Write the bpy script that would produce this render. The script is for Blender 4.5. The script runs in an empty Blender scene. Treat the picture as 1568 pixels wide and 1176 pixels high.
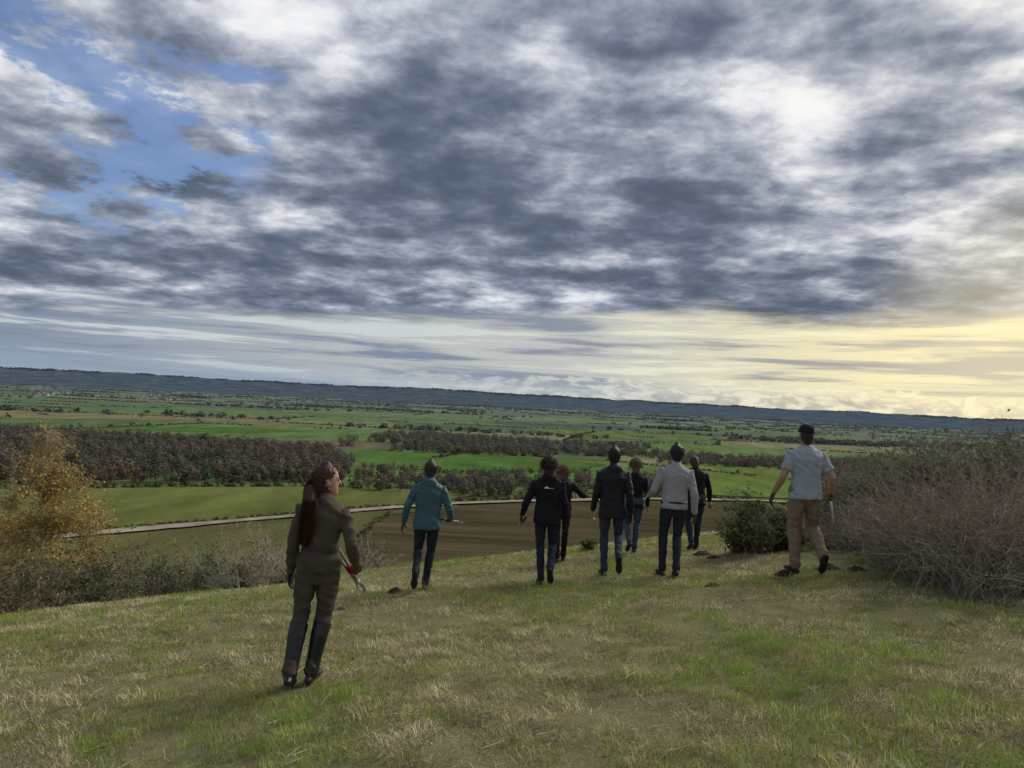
import bpy, math, random
import numpy as np
from mathutils import Vector, Matrix, noise
from mathutils.bvhtree import BVHTree
rng=np.random.default_rng(7); random.seed(7)
scene=bpy.context.scene
scene.view_settings.view_transform='Standard'; scene.view_settings.look='None'; scene.view_settings.exposure=0
COL=scene.collection
# ------------------------------------------------------------------ camera
F=1141.0; PITCH=math.radians(1.2); ROLL=math.radians(2.75)
cam=bpy.data.cameras.new("camera"); co=bpy.data.objects.new("camera",cam); COL.objects.link(co)
cam.sensor_width=36; cam.lens=F/1568*36; cam.clip_start=.05; cam.clip_end=40000
CM=Matrix.Rotation(math.radians(90)+PITCH,4,'X')@Matrix.Rotation(ROLL,4,'Z')
co.matrix_world=CM; scene.camera=co
# ------------------------------------------------------------------ terrain functions
def vn(X,Y,seed=0):
    X=np.asarray(X,float);Y=np.asarray(Y,float)
    xi=np.floor(X);yi=np.floor(Y);fx=X-xi;fy=Y-yi
    fx=fx*fx*(3-2*fx);fy=fy*fy*(3-2*fy)
    def h(a,b):
        v=np.sin(a*127.1+b*311.7+seed*74.7)*43758.5453
        return v-np.floor(v)
    return (h(xi,yi)*(1-fx)+h(xi+1,yi)*fx)*(1-fy)+(h(xi,yi+1)*(1-fx)+h(xi+1,yi+1)*fx)*fy
def sp(s,w): return .5*(np.sqrt(s*s+w*w)+s)
def ss(a,b,x):
    t=np.clip((x-a)/(b-a),0,1); return t*t*(3-2*t)
VAL=80.0
def gz(X,Y):
    X=np.asarray(X,float);Y=np.asarray(Y,float)
    xs=60*np.tanh(X/60); ys=np.where(Y<0,60*np.tanh(Y/60),Y)
    s=Y-(16.5+.58*np.minimum(X,5)+.35*np.maximum(X-5,0))
    d=1.45+.1*ys-.1*xs+.27*sp(s,3)
    d=np.minimum(d,400)
    d2=VAL-sp(VAL-d,6)+.112*np.clip(1-d/VAL,0,1)
    r=np.hypot(X,Y); near=1-ss(40,90,r)
    d2=d2-near*(.12*(vn(X*.5,Y*.5,1)-.5)+.06*(vn(X*1.7,Y*1.7,2)-.5)+.035*(vn(X*5,Y*5,3)-.5)+.015*(vn(X*13,Y*13,4)-.5))
    ang=np.arctan2(X,Y)
    h=186-50*ss(-.1,.6,ang)+26*(vn(ang*9,0*ang,5)-.5)+17*(vn(ang*37,0*ang,6)-.5)+12*(vn(ang*110,0*ang,8)-.5)
    h2=70+60*(vn(ang*14+3,0*ang,9)-.3)+16*(vn(ang*60,0*ang,10)-.5)
    d2=d2-np.maximum(ss(9000,12500,r)*h,ss(8300,10000,r)*np.maximum(h2,5)*.6)
    return -d2
def ray(x,y):
    d=CM.to_3x3()@Vector(((x-784)/F,-(y-588)/F,-1)); return d/d.y
def sv(x,y,h=VAL):
    d=ray(x,y); t=-h/min(d.z,-1e-3); return (d.x*t,d.y*t)
def on_ground(x,y,t0=2.0):
    d=ray(x,y); t=t0
    while t<60:
        if d.z*t<float(gz(d.x*t,t)): break
        t+=.02
    return d.x*t,t
def top_at(x,ytop,Y):
    d=ray(x,ytop); X=d.x*Y; g=float(gz(X,Y)); return X,Y,g,d.z*Y-g
# ------------------------------------------------------------------ helpers
def mesh_np(name,V,Fc,mats,col=None,smooth=False,midx=None):
    V=np.ascontiguousarray(V,dtype=np.float32);Fc=np.ascontiguousarray(Fc,dtype=np.int32)
    me=bpy.data.meshes.new(name); k=Fc.shape[1]
    me.vertices.add(len(V)); me.vertices.foreach_set('co',V.ravel())
    me.loops.add(Fc.size); me.loops.foreach_set('vertex_index',Fc.ravel())
    me.polygons.add(len(Fc)); me.polygons.foreach_set('loop_start',np.arange(0,Fc.size,k,dtype=np.int32))
    me.polygons.foreach_set('use_smooth',np.full(len(Fc),smooth))
    if midx is not None: me.polygons.foreach_set('material_index',np.asarray(midx,dtype=np.int32))
    me.update(calc_edges=True)
    if col is not None:
        a=me.color_attributes.new('Col','FLOAT_COLOR','POINT')
        c=np.ones((len(V),4),np.float32); c[:,:3]=col; a.data.foreach_set('color',c.ravel())
    for m in (mats if isinstance(mats,list) else [mats]): me.materials.append(m)
    o=bpy.data.objects.new(name,me); COL.objects.link(o)
    return o
def newmat(name):
    m=bpy.data.materials.new(name); m.use_nodes=True
    nt=m.node_tree; b=nt.nodes['Principled BSDF']; return m,nt,b
def attr_mat(name,transl=0,rough=.85,spec=.1):
    m,nt,b=newmat(name); a=nt.nodes.new('ShaderNodeAttribute'); a.attribute_name='Col'
    nt.links.new(a.outputs['Color'],b.inputs['Base Color']); b.inputs['Roughness'].default_value=rough
    b.inputs['Specular IOR Level'].default_value=spec
    if transl:
        t=nt.nodes.new('ShaderNodeBsdfTranslucent'); nt.links.new(a.outputs['Color'],t.inputs['Color'])
        mx=nt.nodes.new('ShaderNodeMixShader'); mx.inputs[0].default_value=transl
        nt.links.new(b.outputs[0],mx.inputs[1]); nt.links.new(t.outputs[0],mx.inputs[2])
        nt.links.new(mx.outputs[0],nt.nodes['Material Output'].inputs[0])
    return m
def nmat(name,c1,c2,scale=20,bump=.2,rough=.9,spec=.2,bscale=None):
    m,nt,b=newmat(name); N=nt.nodes;L=nt.links
    tc=N.new('ShaderNodeTexCoord'); n=N.new('ShaderNodeTexNoise'); n.inputs['Scale'].default_value=scale; n.inputs['Detail'].default_value=5
    L.new(tc.outputs['Object'],n.inputs['Vector'])
    r=N.new('ShaderNodeValToRGB'); r.color_ramp.elements[0].position=.35; r.color_ramp.elements[1].position=.65
    r.color_ramp.elements[0].color=(*c1,1); r.color_ramp.elements[1].color=(*c2,1)
    L.new(n.outputs[0],r.inputs[0]); L.new(r.outputs[0],b.inputs['Base Color'])
    b.inputs['Roughness'].default_value=rough; b.inputs['Specular IOR Level'].default_value=spec
    if bump:
        n2=N.new('ShaderNodeTexNoise'); n2.inputs['Scale'].default_value=bscale or scale*3; n2.inputs['Detail'].default_value=3
        L.new(tc.outputs['Object'],n2.inputs['Vector'])
        bp=N.new('ShaderNodeBump'); bp.inputs['Strength'].default_value=bump; bp.inputs['Distance'].default_value=.01
        L.new(n2.outputs[0],bp.inputs['Height']); L.new(bp.outputs[0],b.inputs['Normal'])
    return m
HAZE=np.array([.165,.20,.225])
def haze(c,r,k=5500.):  # aerial haze blended into surface colours by distance from the viewpoint
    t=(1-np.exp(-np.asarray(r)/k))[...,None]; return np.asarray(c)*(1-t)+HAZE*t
# ------------------------------------------------------------------ world
SUN_AZ=math.radians(50); SUN_EL=math.radians(36)
def build_world():
    w=bpy.data.worlds.new("World"); scene.world=w; w.use_nodes=True
    nt=w.node_tree;N=nt.nodes;L=nt.links;N.clear()
    def S(i,v):
        if isinstance(v,(int,float)): i.default_value=v
        elif isinstance(v,tuple): i.default_value=v
        else: L.new(v,i)
    def m(op,*a,clamp=False):
        n=N.new('ShaderNodeMath'); n.operation=op; n.use_clamp=clamp
        for i,v in enumerate(a): S(n.inputs[i],v)
        return n.outputs[0]
    def mr(v,a,b,c=0.,d=1.):
        n=N.new('ShaderNodeMapRange'); n.interpolation_type='SMOOTHSTEP'
        for i,x in zip(n.inputs[:5],(v,a,b,c,d)): S(i,x)
        return n.outputs[0]
    def mix(f,a,b,mode='MIX'):
        n=N.new('ShaderNodeMix'); n.data_type='RGBA'; n.blend_type=mode
        S(n.inputs[0],f);S(n.inputs[6],a if not(isinstance(a,tuple)) else (*a,1));S(n.inputs[7],b if not isinstance(b,tuple) else (*b,1))
        return n.outputs[2]
    def comb(x,y,z):
        n=N.new('ShaderNodeCombineXYZ'); S(n.inputs[0],x);S(n.inputs[1],y);S(n.inputs[2],z); return n.outputs[0]
    def noi(v,sc,det,ro=.55,dist=0.):
        n=N.new('ShaderNodeTexNoise'); L.new(v,n.inputs['Vector']); n.inputs['Scale'].default_value=sc;n.inputs['Detail'].default_value=det
        n.inputs['Roughness'].default_value=ro;n.inputs['Distortion'].default_value=dist; return n.outputs[0]
    tc=N.new('ShaderNodeTexCoord'); sep=N.new('ShaderNodeSeparateXYZ'); L.new(tc.outputs['Generated'],sep.inputs[0])
    x,y,z0=sep.outputs; z=m('MAXIMUM',z0,0.)
    def blob(px,py,wid):
        d=ray(px,py).normalized(); n=N.new('ShaderNodeVectorMath'); n.operation='DOT_PRODUCT'
        L.new(tc.outputs['Generated'],n.inputs[0]); n.inputs[1].default_value=d
        return mr(n.outputs['Value'],math.cos(wid),1.)
    t=m('ADD',z,.15)
    PX=m('DIVIDE',x,t); PY=m('DIVIDE',y,t)
    n1=noi(comb(PX,PY,3.7),1.3,2,.5,.0); n2=noi(comb(PX,m('MULTIPLY',PY,1.1),9.1),2.6,8,.57,.12)
    n4=noi(comb(PX,m('MULTIPLY',PY,1.0),1.3),6.0,7,.58,.1)
    v=m('ADD',m('ADD',m('MULTIPLY',n1,.30),m('MULTIPLY',n2,.50)),m('MULTIPLY',n4,.40))
    v=m('SUBTRACT',v,.070)
    for (px,py,wd,am) in [(90,90,.30,.055),(360,60,.18,.05),(720,200,.16,-.015),(1430,110,.28,.045),(200,440,.22,-.055),(560,440,.22,-.035),(1100,410,.20,-.05),
                          (500,230,.16,.02),(1140,190,.15,.055),(1500,280,.2,.03),(830,300,.16,.01)]:
        v=m('ADD',v,m('MULTIPLY',blob(px,py,wd),am))
    r=N.new('ShaderNodeValToRGB'); cr=r.color_ramp; cr.interpolation='B_SPLINE'
    E=[(.385,(.085,.11,.16)),(.46,(.13,.16,.225)),(.51,(.20,.235,.315)),(.555,(.31,.35,.435)),(.605,(.50,.53,.61)),(.66,(.80,.82,.86)),(.73,(.96,.96,.95))]
    while len(cr.elements)<len(E): cr.elements.new(.5)
    for e,(p,c) in zip(cr.elements,E): e.position=p;e.color=(*c,1)
    L.new(v,r.inputs[0]); cloud=r.outputs[0]
    az=m('DIVIDE',x,m('MAXIMUM',y,.05))
    cloud=mix(m('MULTIPLY',mr(az,.0,.8),.5),cloud,mix(1.,cloud,(1.06,1.0,.90),'MULTIPLY'))
    c1=mix(mr(az,-.75,.05),(.25,.31,.41),(.52,.54,.53)); c2=mix(mr(az,.0,.62),c1,(1.0,.88,.52))
    sn=noi(comb(m('MULTIPLY',x,3.),m('MULTIPLY',y,3.),m('MULTIPLY',z,52.)),1.0,6,.6,.3)
    dk=mix(mr(az,-.2,.8),(.22,.27,.36),(.48,.45,.38))
    strip=mix(mr(sn,.48,.62),c2,dk)
    lt=mix(mr(az,-.2,.55),(.60,.65,.65),(1.,.93,.60))
    strip=mix(m('MULTIPLY',mr(sn,.47,.39),.9),strip,lt)
    strip=mix(m('MULTIPLY',mr(z,.045,.0),m('SUBTRACT',.75,m('MULTIPLY',mr(az,.1,.7),.6))),strip,mix(mr(az,-.3,.6),(.31,.40,.50),(.68,.69,.57)))
    cu=noi(comb(m('MULTIPLY',az,22.),0.,m('MULTIPLY',z,70.)),1.2,6,.6,.2)
    cm=m('MULTIPLY',mr(m('SUBTRACT',cu,m('MULTIPLY',z,9.)),.22,.32),mr(z,.045,.03))
    cm=m('MULTIPLY',cm,mr(az,-.35,.2))
    strip=mix(m('MULTIPLY',cm,.8),strip,mix(mr(cu,.42,.6),mix(mr(az,0.,.6),(.36,.39,.42),(.55,.50,.38)),mix(mr(az,0.,.6),(.66,.68,.66),(1.,.92,.62))))
    edge=m('ADD',z,m('MULTIPLY',m('SUBTRACT',noi(comb(m('MULTIPLY',az,2.2),m('MULTIPLY',z,14.),0.),1.5,7,.6,.2),.5),.11))
    edge=m('SUBTRACT',edge,m('MULTIPLY',mr(az,-.5,.2),.030))
    f=mr(edge,.074,.106)
    allc=mix(f,strip,cloud)
    gl=blob(1640,560,.24)
    allc=mix(m('MULTIPLY',gl,.35),allc,(1.1,.96,.60))
    sky=N.new('ShaderNodeTexSky'); sky.sky_type='NISHITA'; sky.sun_disc=False; sky.sun_elevation=SUN_EL; sky.sun_rotation=SUN_AZ
    sc=N.new('ShaderNodeVectorMath'); sc.operation='SCALE'; L.new(allc,sc.inputs[0]); sc.inputs['Scale'].default_value=10.
    hole=m('MULTIPLY',mr(blob(150,60,.25),.02,.45),mr(noi(comb(PX,PY,5.5),4.5,8,.6,0.),.47,.57))
    fin=mix(m('MULTIPLY',hole,.82),sc.outputs[0],mix(1.,sky.outputs[0],(.9,1.,1.25),'MULTIPLY'))
    bg=N.new('ShaderNodeBackground'); bg.inputs['Strength'].default_value=.1; L.new(fin,bg.inputs['Color'])
    o=N.new('ShaderNodeOutputWorld'); L.new(bg.outputs[0],o.inputs[0])
build_world()
sl=bpy.data.lights.new("sun",'SUN'); sl.energy=3.0; sl.angle=math.radians(38); sl.color=(1,.94,.82)
so=bpy.data.objects.new("sun",sl); COL.objects.link(so)
sd=Vector((math.sin(SUN_AZ)*math.cos(SUN_EL),math.cos(SUN_AZ)*math.cos(SUN_EL),math.sin(SUN_EL)))
so.rotation_euler=sd.to_track_quat('Z','Y').to_euler()
# ------------------------------------------------------------------ ground sheet
def ground_mat():
    m,nt,b=newmat("ground_grass"); N=nt.nodes;L=nt.links
    g=N.new('ShaderNodeNewGeometry')
    def noi(sc,det,ro=.6):
        n=N.new('ShaderNodeTexNoise'); L.new(g.outputs['Position'],n.inputs['Vector']); n.inputs['Scale'].default_value=sc;n.inputs['Detail'].default_value=det;n.inputs['Roughness'].default_value=ro; return n.outputs[0]
    def ramp(f,els):
        r=N.new('ShaderNodeValToRGB'); 
        while len(r.color_ramp.elements)<len(els): r.color_ramp.elements.new(.5)
        for e,(p,c) in zip(r.color_ramp.elements,els): e.position=p;e.color=(*c,1)
        L.new(f,r.inputs[0]); return r.outputs[0]
    def mix(f,a,c):
        n=N.new('ShaderNodeMix'); n.data_type='RGBA'; L.new(f,n.inputs[0]);L.new(a,n.inputs[6]);L.new(c,n.inputs[7]); return n.outputs[2]
    near=ramp(noi(2.2,8,.75),[(.36,(.08,.065,.04)),(.45,(.17,.17,.07)),(.55,(.27,.25,.13)),(.66,(.16,.22,.06))])
    fine=ramp(noi(60,5,.8),[(.35,(.06,.05,.03)),(.6,(.34,.30,.17))])
    mm=N.new('ShaderNodeMix');mm.data_type='RGBA';mm.inputs[0].default_value=.5;L.new(near,mm.inputs[6]);L.new(fine,mm.inputs[7])
    far=ramp(noi(.02,8,.65),[(.4,(.08,.115,.04)),(.6,(.12,.14,.055))])
    ln=N.new('ShaderNodeVectorMath');ln.operation='LENGTH';L.new(g.outputs['Position'],ln.inputs[0])
    def mr(a,c):
        n=N.new('ShaderNodeMapRange');L.new(ln.outputs['Value'],n.inputs[0]);n.inputs[1].default_value=a;n.inputs[2].default_value=c;return n.outputs[0]
    c=mix(mr(30,80),mm.outputs[2],far)
    ridge=ramp(noi(.0045,9,.75),[(.40,(.060,.085,.12)),(.52,(.075,.105,.143)),(.57,(.10,.13,.145)),(.66,(.14,.165,.15))])  # blue-grey distance haze put into the ridge base colour
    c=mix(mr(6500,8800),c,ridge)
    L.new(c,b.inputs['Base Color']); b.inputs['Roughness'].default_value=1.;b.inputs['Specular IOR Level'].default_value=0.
    bp=N.new('ShaderNodeBump');bp.inputs['Strength'].default_value=.8;bp.inputs['Distance'].default_value=.03
    L.new(noi(30,6,.8),bp.inputs['Height']);L.new(bp.outputs[0],b.inputs['Normal'])
    return m
NR,NA=360,960
rr=np.concatenate([[0.0],np.geomspace(.8,16000,NR-1)]); aa=np.linspace(0,2*np.pi,NA,endpoint=False)
R,A=np.meshgrid(rr,aa,indexing='ij'); GX=R*np.sin(A);GY=R*np.cos(A)
GV=np.stack([GX,GY,gz(GX,GY)],-1).reshape(-1,3)
i,j=np.meshgrid(np.arange(NR-1),np.arange(NA),indexing='ij'); j2=(j+1)%NA
GF=np.stack([i*NA+j,i*NA+j2,(i+1)*NA+j2,(i+1)*NA+j],-1).reshape(-1,4)
mesh_np("ground",GV,GF[:,::-1],ground_mat(),smooth=True)
# ------------------------------------------------------------------ farmland
def fieldmat(name,furrow=False):
    fm=attr_mat(name,spec=0.,rough=1.); nt=fm.node_tree; a=[n for n in nt.nodes if n.type=='ATTRIBUTE'][0]; b=nt.nodes['Principled BSDF']
    g=nt.nodes.new('ShaderNodeNewGeometry'); n=nt.nodes.new('ShaderNodeTexNoise'); n.inputs['Scale'].default_value=.03; n.inputs['Detail'].default_value=8; n.inputs['Roughness'].default_value=.7
    mpp=nt.nodes.new('ShaderNodeMapping'); mpp.inputs['Rotation'].default_value=(0,0,.5 if not furrow else .08); mpp.inputs['Scale'].default_value=(1,.3,1) if not furrow else (.35,1,1)
    nt.links.new(g.outputs['Position'],mpp.inputs[0]); nt.links.new(mpp.outputs[0],n.inputs['Vector'])
    mrn=nt.nodes.new('ShaderNodeMapRange'); nt.links.new(n.outputs[0],mrn.inputs[0]); mrn.inputs[1].default_value=.3;mrn.inputs[2].default_value=.7;mrn.inputs[3].default_value=.62;mrn.inputs[4].default_value=1.35
    out=mrn.outputs[0]
    if furrow:
        m2=nt.nodes.new('ShaderNodeMapping'); m2.inputs['Rotation'].default_value=(0,0,-.22); m2.inputs['Scale'].default_value=(.004,.14,1); nt.links.new(g.outputs['Position'],m2.inputs[0])
        n2=nt.nodes.new('ShaderNodeTexNoise'); n2.inputs['Scale'].default_value=1.; n2.inputs['Detail'].default_value=5; nt.links.new(m2.outputs[0],n2.inputs['Vector'])
        r2=nt.nodes.new('ShaderNodeMapRange'); nt.links.new(n2.outputs[0],r2.inputs[0]); r2.inputs[1].default_value=.35;r2.inputs[2].default_value=.65;r2.inputs[3].default_value=.80;r2.inputs[4].default_value=1.2
        mu=nt.nodes.new('ShaderNodeMath'); mu.operation='MULTIPLY'; nt.links.new(out,mu.inputs[0]); nt.links.new(r2.outputs[0],mu.inputs[1]); out=mu.outputs[0]
    vm=nt.nodes.new('ShaderNodeVectorMath'); vm.operation='SCALE'; nt.links.new(a.outputs['Color'],vm.inputs[0]); nt.links.new(out,vm.inputs['Scale']); nt.links.new(vm.outputs[0],b.inputs['Base Color'])
    return fm
fieldm=fieldmat("field_crop"); plough=fieldmat("plough_soil",True)
pal=np.array([(.11,.18,.035),(.095,.15,.035),(.15,.185,.05),(.21,.20,.085),(.085,.11,.04),(.15,.12,.07),(.06,.07,.045),(.13,.175,.05)])
pw=np.array([.22,.2,.16,.14,.1,.06,.04,.09]);pw/=pw.sum()
th=math.radians(14); ca,sa=math.cos(th),math.sin(th)
gx=np.arange(-9000,9001,430.);gy=np.arange(400,9800,290.)
QX,QY=np.meshgrid(gx,gy,indexing='ij'); QX=QX+rng.uniform(-170,170,QX.shape);QY=QY+rng.uniform(-115,115,QY.shape)
WX=QX*ca-QY*sa*.6; WY=QY*.97+QX*sa*.35
FV=[];FF=[];FC=[];hedge=[]
nx,ny=QX.shape
for ii in range(nx-1):
    for jj in range(ny-1):
        q=[(WX[a_,b_],WY[a_,b_]) for a_,b_ in ((ii,jj),(ii+1,jj),(ii+1,jj+1),(ii,jj+1))]
        mx=sum(p[0] for p in q)/4;my=sum(p[1] for p in q)/4
        if my<560 or abs(mx)>my*1.0+300: continue
        if any(math.hypot(*p)>8200 for p in q): continue
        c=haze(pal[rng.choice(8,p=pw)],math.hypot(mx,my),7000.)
        k=len(FV); FV+=[(p[0],p[1],-VAL+.35) for p in q]; FF.append((k,k+1,k+2,k+3)); FC+=[c]*4
        for e in ((0,1),(1,2)):
            if rng.random()<.58: hedge.append((q[e[0]],q[e[1]]))
mesh_np("farm_fields",np.array(FV),np.array(FF),fieldm,col=np.array(FC))
def poly(name,px,c,h,mat=fieldm,hf=.4):
    pts=[sv(*p) for p in px]; me=bpy.data.meshes.new(name)
    me.from_pydata([(p[0],p[1],-VAL+h) for p in pts],[],[list(range(len(pts)))]); me.materials.append(mat)
    at=me.color_attributes.new('Col','FLOAT_COLOR','POINT')
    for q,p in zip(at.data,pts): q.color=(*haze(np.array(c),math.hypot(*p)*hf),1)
    if me.polygons[0].normal.z<0: me.flip_normals()
    o=bpy.data.objects.new(name,me); COL.objects.link(o); return o
poly("pasture_field",[(-200,758),(0,750),(520,742),(760,752),(690,766),(600,777),(380,795),(170,814),(-200,846)],(.13,.150,.04),.7)
poly("rough_grass_field",[(-200,850),(170,820),(380,801),(600,783),(560,905),(-200,1010)],(.115,.112,.042),.7)
poly("ploughed_field",[(540,788),(700,776),(850,770),(1140,771),(1300,800),(1300,900),(470,930)],(.078,.066,.037),.9,mat=plough,hf=.05)
poly("grass_margin",[(470,930),(540,788),(700,776),(705,779),(600,790),(560,812),(530,930)],(.10,.11,.04),1.2)
poly("green_field",[(515,688),(620,690),(790,698),(930,712),(880,722),(700,724),(560,714)],(.08,.15,.03),.8)
poly("green_field",[(1030,706),(1200,713),(1350,722),(1400,760),(1200,764),(1060,758)],(.125,.175,.038),.8)
poly("green_field",[(150,650),(330,654),(480,660),(380,664),(150,657)],(.08,.145,.03),.8)
poly("green_field",[(790,652),(960,660),(1160,672),(1010,676),(840,664)],(.12,.17,.045),.8)
poly("stubble_field",[(-100,628),(200,634),(420,640),(500,650),(200,643),(-100,640)],(.20,.18,.09),.8)
tp=[sv(*p) for p in [(-250,866),(0,834),(170,818),(370,800),(600,780),(700,773),(820,769),(1000,766),(1150,768),(1350,778)]]
tpn=[];tv=[]
for q in range(len(tp)-1):
    for k in range(8):
        f_=k/8; tpn.append((tp[q][0]*(1-f_)+tp[q+1][0]*f_,tp[q][1]*(1-f_)+tp[q+1][1]*f_))
for q in range(len(tpn)):
    a_=np.array(tpn[max(q-1,0)]);b_=np.array(tpn[min(q+1,len(tpn)-1)]); d=(b_-a_)/np.linalg.norm(b_-a_); nrm=np.array((-d[1],d[0])); p=np.array(tpn[q]); wd=5.0+rng.uniform(-1.4,1.4)
    tv+=[(*(p-nrm*wd),-VAL+1.6),(*(p+nrm*wd),-VAL+1.6)]
mesh_np("farm_track",np.array(tv),np.array([(2*k,2*k+1,2*k+3,2*k+2) for k in range(len(tpn)-1)]),nmat("track_gravel",(.24,.195,.15),(.40,.34,.28),.08,0,spec=0.))
# ------------------------------------------------------------------ foliage helpers
leafm=attr_mat("foliage_leaf",.25); distm=attr_mat("distant_foliage",.30,spec=0.); wallm=attr_mat("painted_wall"); barkm=attr_mat("bark")
def quads(C,size,col,aspect=1.,nrm=None):
    n=len(C); size=np.broadcast_to(size,(n,))
    u=rng.normal(size=(n,3))
    if nrm is not None: u=np.cross(u,nrm)
    u/=np.linalg.norm(u,axis=1,keepdims=True)
    w=rng.normal(size=(n,3)) if nrm is None else nrm
    w=np.cross(u,w);w/=np.linalg.norm(w,axis=1,keepdims=True)
    u=u*size[:,None]*aspect;w=w*size[:,None]
    V=np.stack([C-u*.5,C+w*.45+u*.1,C+u*.6,C-w*.45-u*.1],1).reshape(-1,3)
    return V,np.arange(n*4).reshape(n,4),np.repeat(col,4,axis=0)
def prisms(P0,P1,r0,r1,col):
    P0=np.asarray(P0);P1=np.asarray(P1);n=len(P0); d=P1-P0; d/=np.linalg.norm(d,axis=1,keepdims=True)+1e-9
    h=np.where(np.abs(d[:,2:3])<.9,np.array([[0,0,1.]]),np.array([[1.,0,0]])); a=np.cross(d,h);a/=np.linalg.norm(a,axis=1,keepdims=True);b=np.cross(d,a)
    V=[]
    for P,r in ((P0,r0),(P1,r1)):
        r=np.broadcast_to(r,(n,))[:,None]
        for k in range(3):
            t=k*2*np.pi/3; V.append(P+(a*np.cos(t)+b*np.sin(t))*r)
    V=np.stack(V,1).reshape(-1,3); base=np.arange(n)[:,None]*6
    Fc=np.concatenate([base+np.array([k,(k+1)%3,3+(k+1)%3,3+k]) for k in range(3)],0)
    return V,Fc,np.repeat(np.broadcast_to(col,(n,3)),6,axis=0)
def join(parts):
    V=[];Fc=[];C=[];M=[];o=0
    for mi,(v,f,c) in parts:
        V.append(v);Fc.append(f+o);C.append(c);M.append(np.full(len(f),mi));o+=len(v)
    return np.concatenate(V),np.concatenate(Fc),np.concatenate(C),np.concatenate(M)
def inpoly(P,pl):
    x,y=P[:,0],P[:,1];ins=np.zeros(len(P),bool);j=len(pl)-1
    for i in range(len(pl)):
        xi,yi=pl[i];xj,yj=pl[j]
        ins^=((yi>y)!=(yj>y))&(x<(xj-xi)*(y-yi)/(yj-yi+1e-9)+xi); j=i
    return ins
def treemass(name,XY,H,W,cols,nf,fs=.24,gain=1.75):
    n=len(XY); H=np.broadcast_to(H,(n,));W=np.broadcast_to(W,(n,))
    u=rng.normal(size=(n,nf,3));u/=np.linalg.norm(u,axis=2,keepdims=True)
    N_=u*.8+rng.normal(size=(n,nf,3))*.22+np.array([0,0,.55]); N_/=np.linalg.norm(N_,axis=2,keepdims=True)
    u=u*rng.uniform(.55,1.05,(n,nf,1))
    C=np.empty((n,nf,3)); z0=-VAL
    C[:,:,0]=XY[:,0:1]+u[:,:,0]*W[:,None]*.5;C[:,:,1]=XY[:,1:2]+u[:,:,1]*W[:,None]*.5
    C[:,:,2]=z0+H[:,None]*(.50+u[:,:,2]*.50)
    cc=np.repeat(cols[:,None,:],nf,1)*rng.uniform(.8,1.2,(n,nf,1))*gain
    rd=np.repeat(np.hypot(XY[:,0],XY[:,1]),nf)
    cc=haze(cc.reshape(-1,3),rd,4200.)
    V,Fq,Cq=quads(C.reshape(-1,3),np.repeat(W*fs,nf)*rng.uniform(.6,1.4,n*nf),cc,nrm=N_.reshape(-1,3))
    P0=np.c_[XY,np.full(n,z0)];P1=np.c_[XY,z0+H*.7]
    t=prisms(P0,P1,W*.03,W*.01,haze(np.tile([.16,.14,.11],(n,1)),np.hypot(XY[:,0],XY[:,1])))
    V,Fq,C,M=join([(0,(V,Fq,Cq)),(0,t)]); return mesh_np(name,V,Fq,distm,col=C)
def scatter(px,spacing):
    pl=[sv(*p) for p in px]; P=np.array(pl);mn=P.min(0);mx=P.max(0)
    n=int((mx[0]-mn[0])*(mx[1]-mn[1])/spacing**2); Q=rng.uniform(mn,mx,(min(n,200000),2)); return Q[inpoly(Q,pl)]
wp=np.array([(.088,.066,.047),(.104,.074,.042),(.080,.068,.052),(.135,.085,.036),(.060,.068,.036),(.038,.050,.030),(.100,.088,.058),(.072,.060,.050)])
def wcol(n,p): return wp[rng.choice(8,size=n,p=np.array(p)/sum(p))]
Q=scatter([(-300,742),(0,740),(130,742),(520,739),(545,715),(505,692),(300,677),(120,668),(-300,648)],9.8)
cw=vn(Q[:,0]*.012,Q[:,1]*.012,41); cc_=wcol(len(Q),[5,3,5,.8,1.0,.4,4,5]); cc_=np.where((cw>.6)[:,None],wcol(len(Q),[3,5,1,3,1,.3,2,1]),cc_); cc_=np.where((cw<.24)[:,None],wcol(len(Q),[1,1,1,0,4,3,3,1]),cc_)
treemass("broadleaf_wood",Q,rng.uniform(8,18,len(Q)),rng.uniform(6,14,len(Q)),cc_,80,fs=.19)
Q=scatter([(530,748),(700,762),(900,764),(1060,760),(1080,748),(900,735),(700,733),(540,726)],11)
treemass("broadleaf_wood",Q,rng.uniform(4,17,len(Q)),rng.uniform(5,12,len(Q)),wcol(len(Q),[3,3,3,1,4,1.5,4,2]),80,fs=.19)
Q=scatter([(520,690),(780,699),(1060,713),(1345,727),(1400,712),(1100,702),(850,686),(520,674)],13)
Q=Q[vn(Q[:,0]*.011,Q[:,1]*.011,43)>.22]
treemass("broadleaf_wood",Q,rng.uniform(6,16,len(Q)),rng.uniform(8,13,len(Q)),wcol(len(Q),[3,2,4,.8,3,1.5,4,3]),45,fs=.22)
Q=scatter([(1300,760),(1345,742),(1750,768),(1750,712),(1345,704),(1250,712),(1200,706)],14)
treemass("broadleaf_wood",Q,rng.uniform(7,15,len(Q)),rng.uniform(8,13,len(Q)),wcol(len(Q),[3,2,4,1,4,1.5,4,3]),45,fs=.22)
Q=scatter([(560,672),(800,684),(1000,690),(1000,684),(760,672),(600,664)],16)
treemass("distant_trees",Q,rng.uniform(8,14,len(Q)),rng.uniform(9,13,len(Q)),wcol(len(Q),[3,2,4,1,3,2,4,3]),30)
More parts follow.
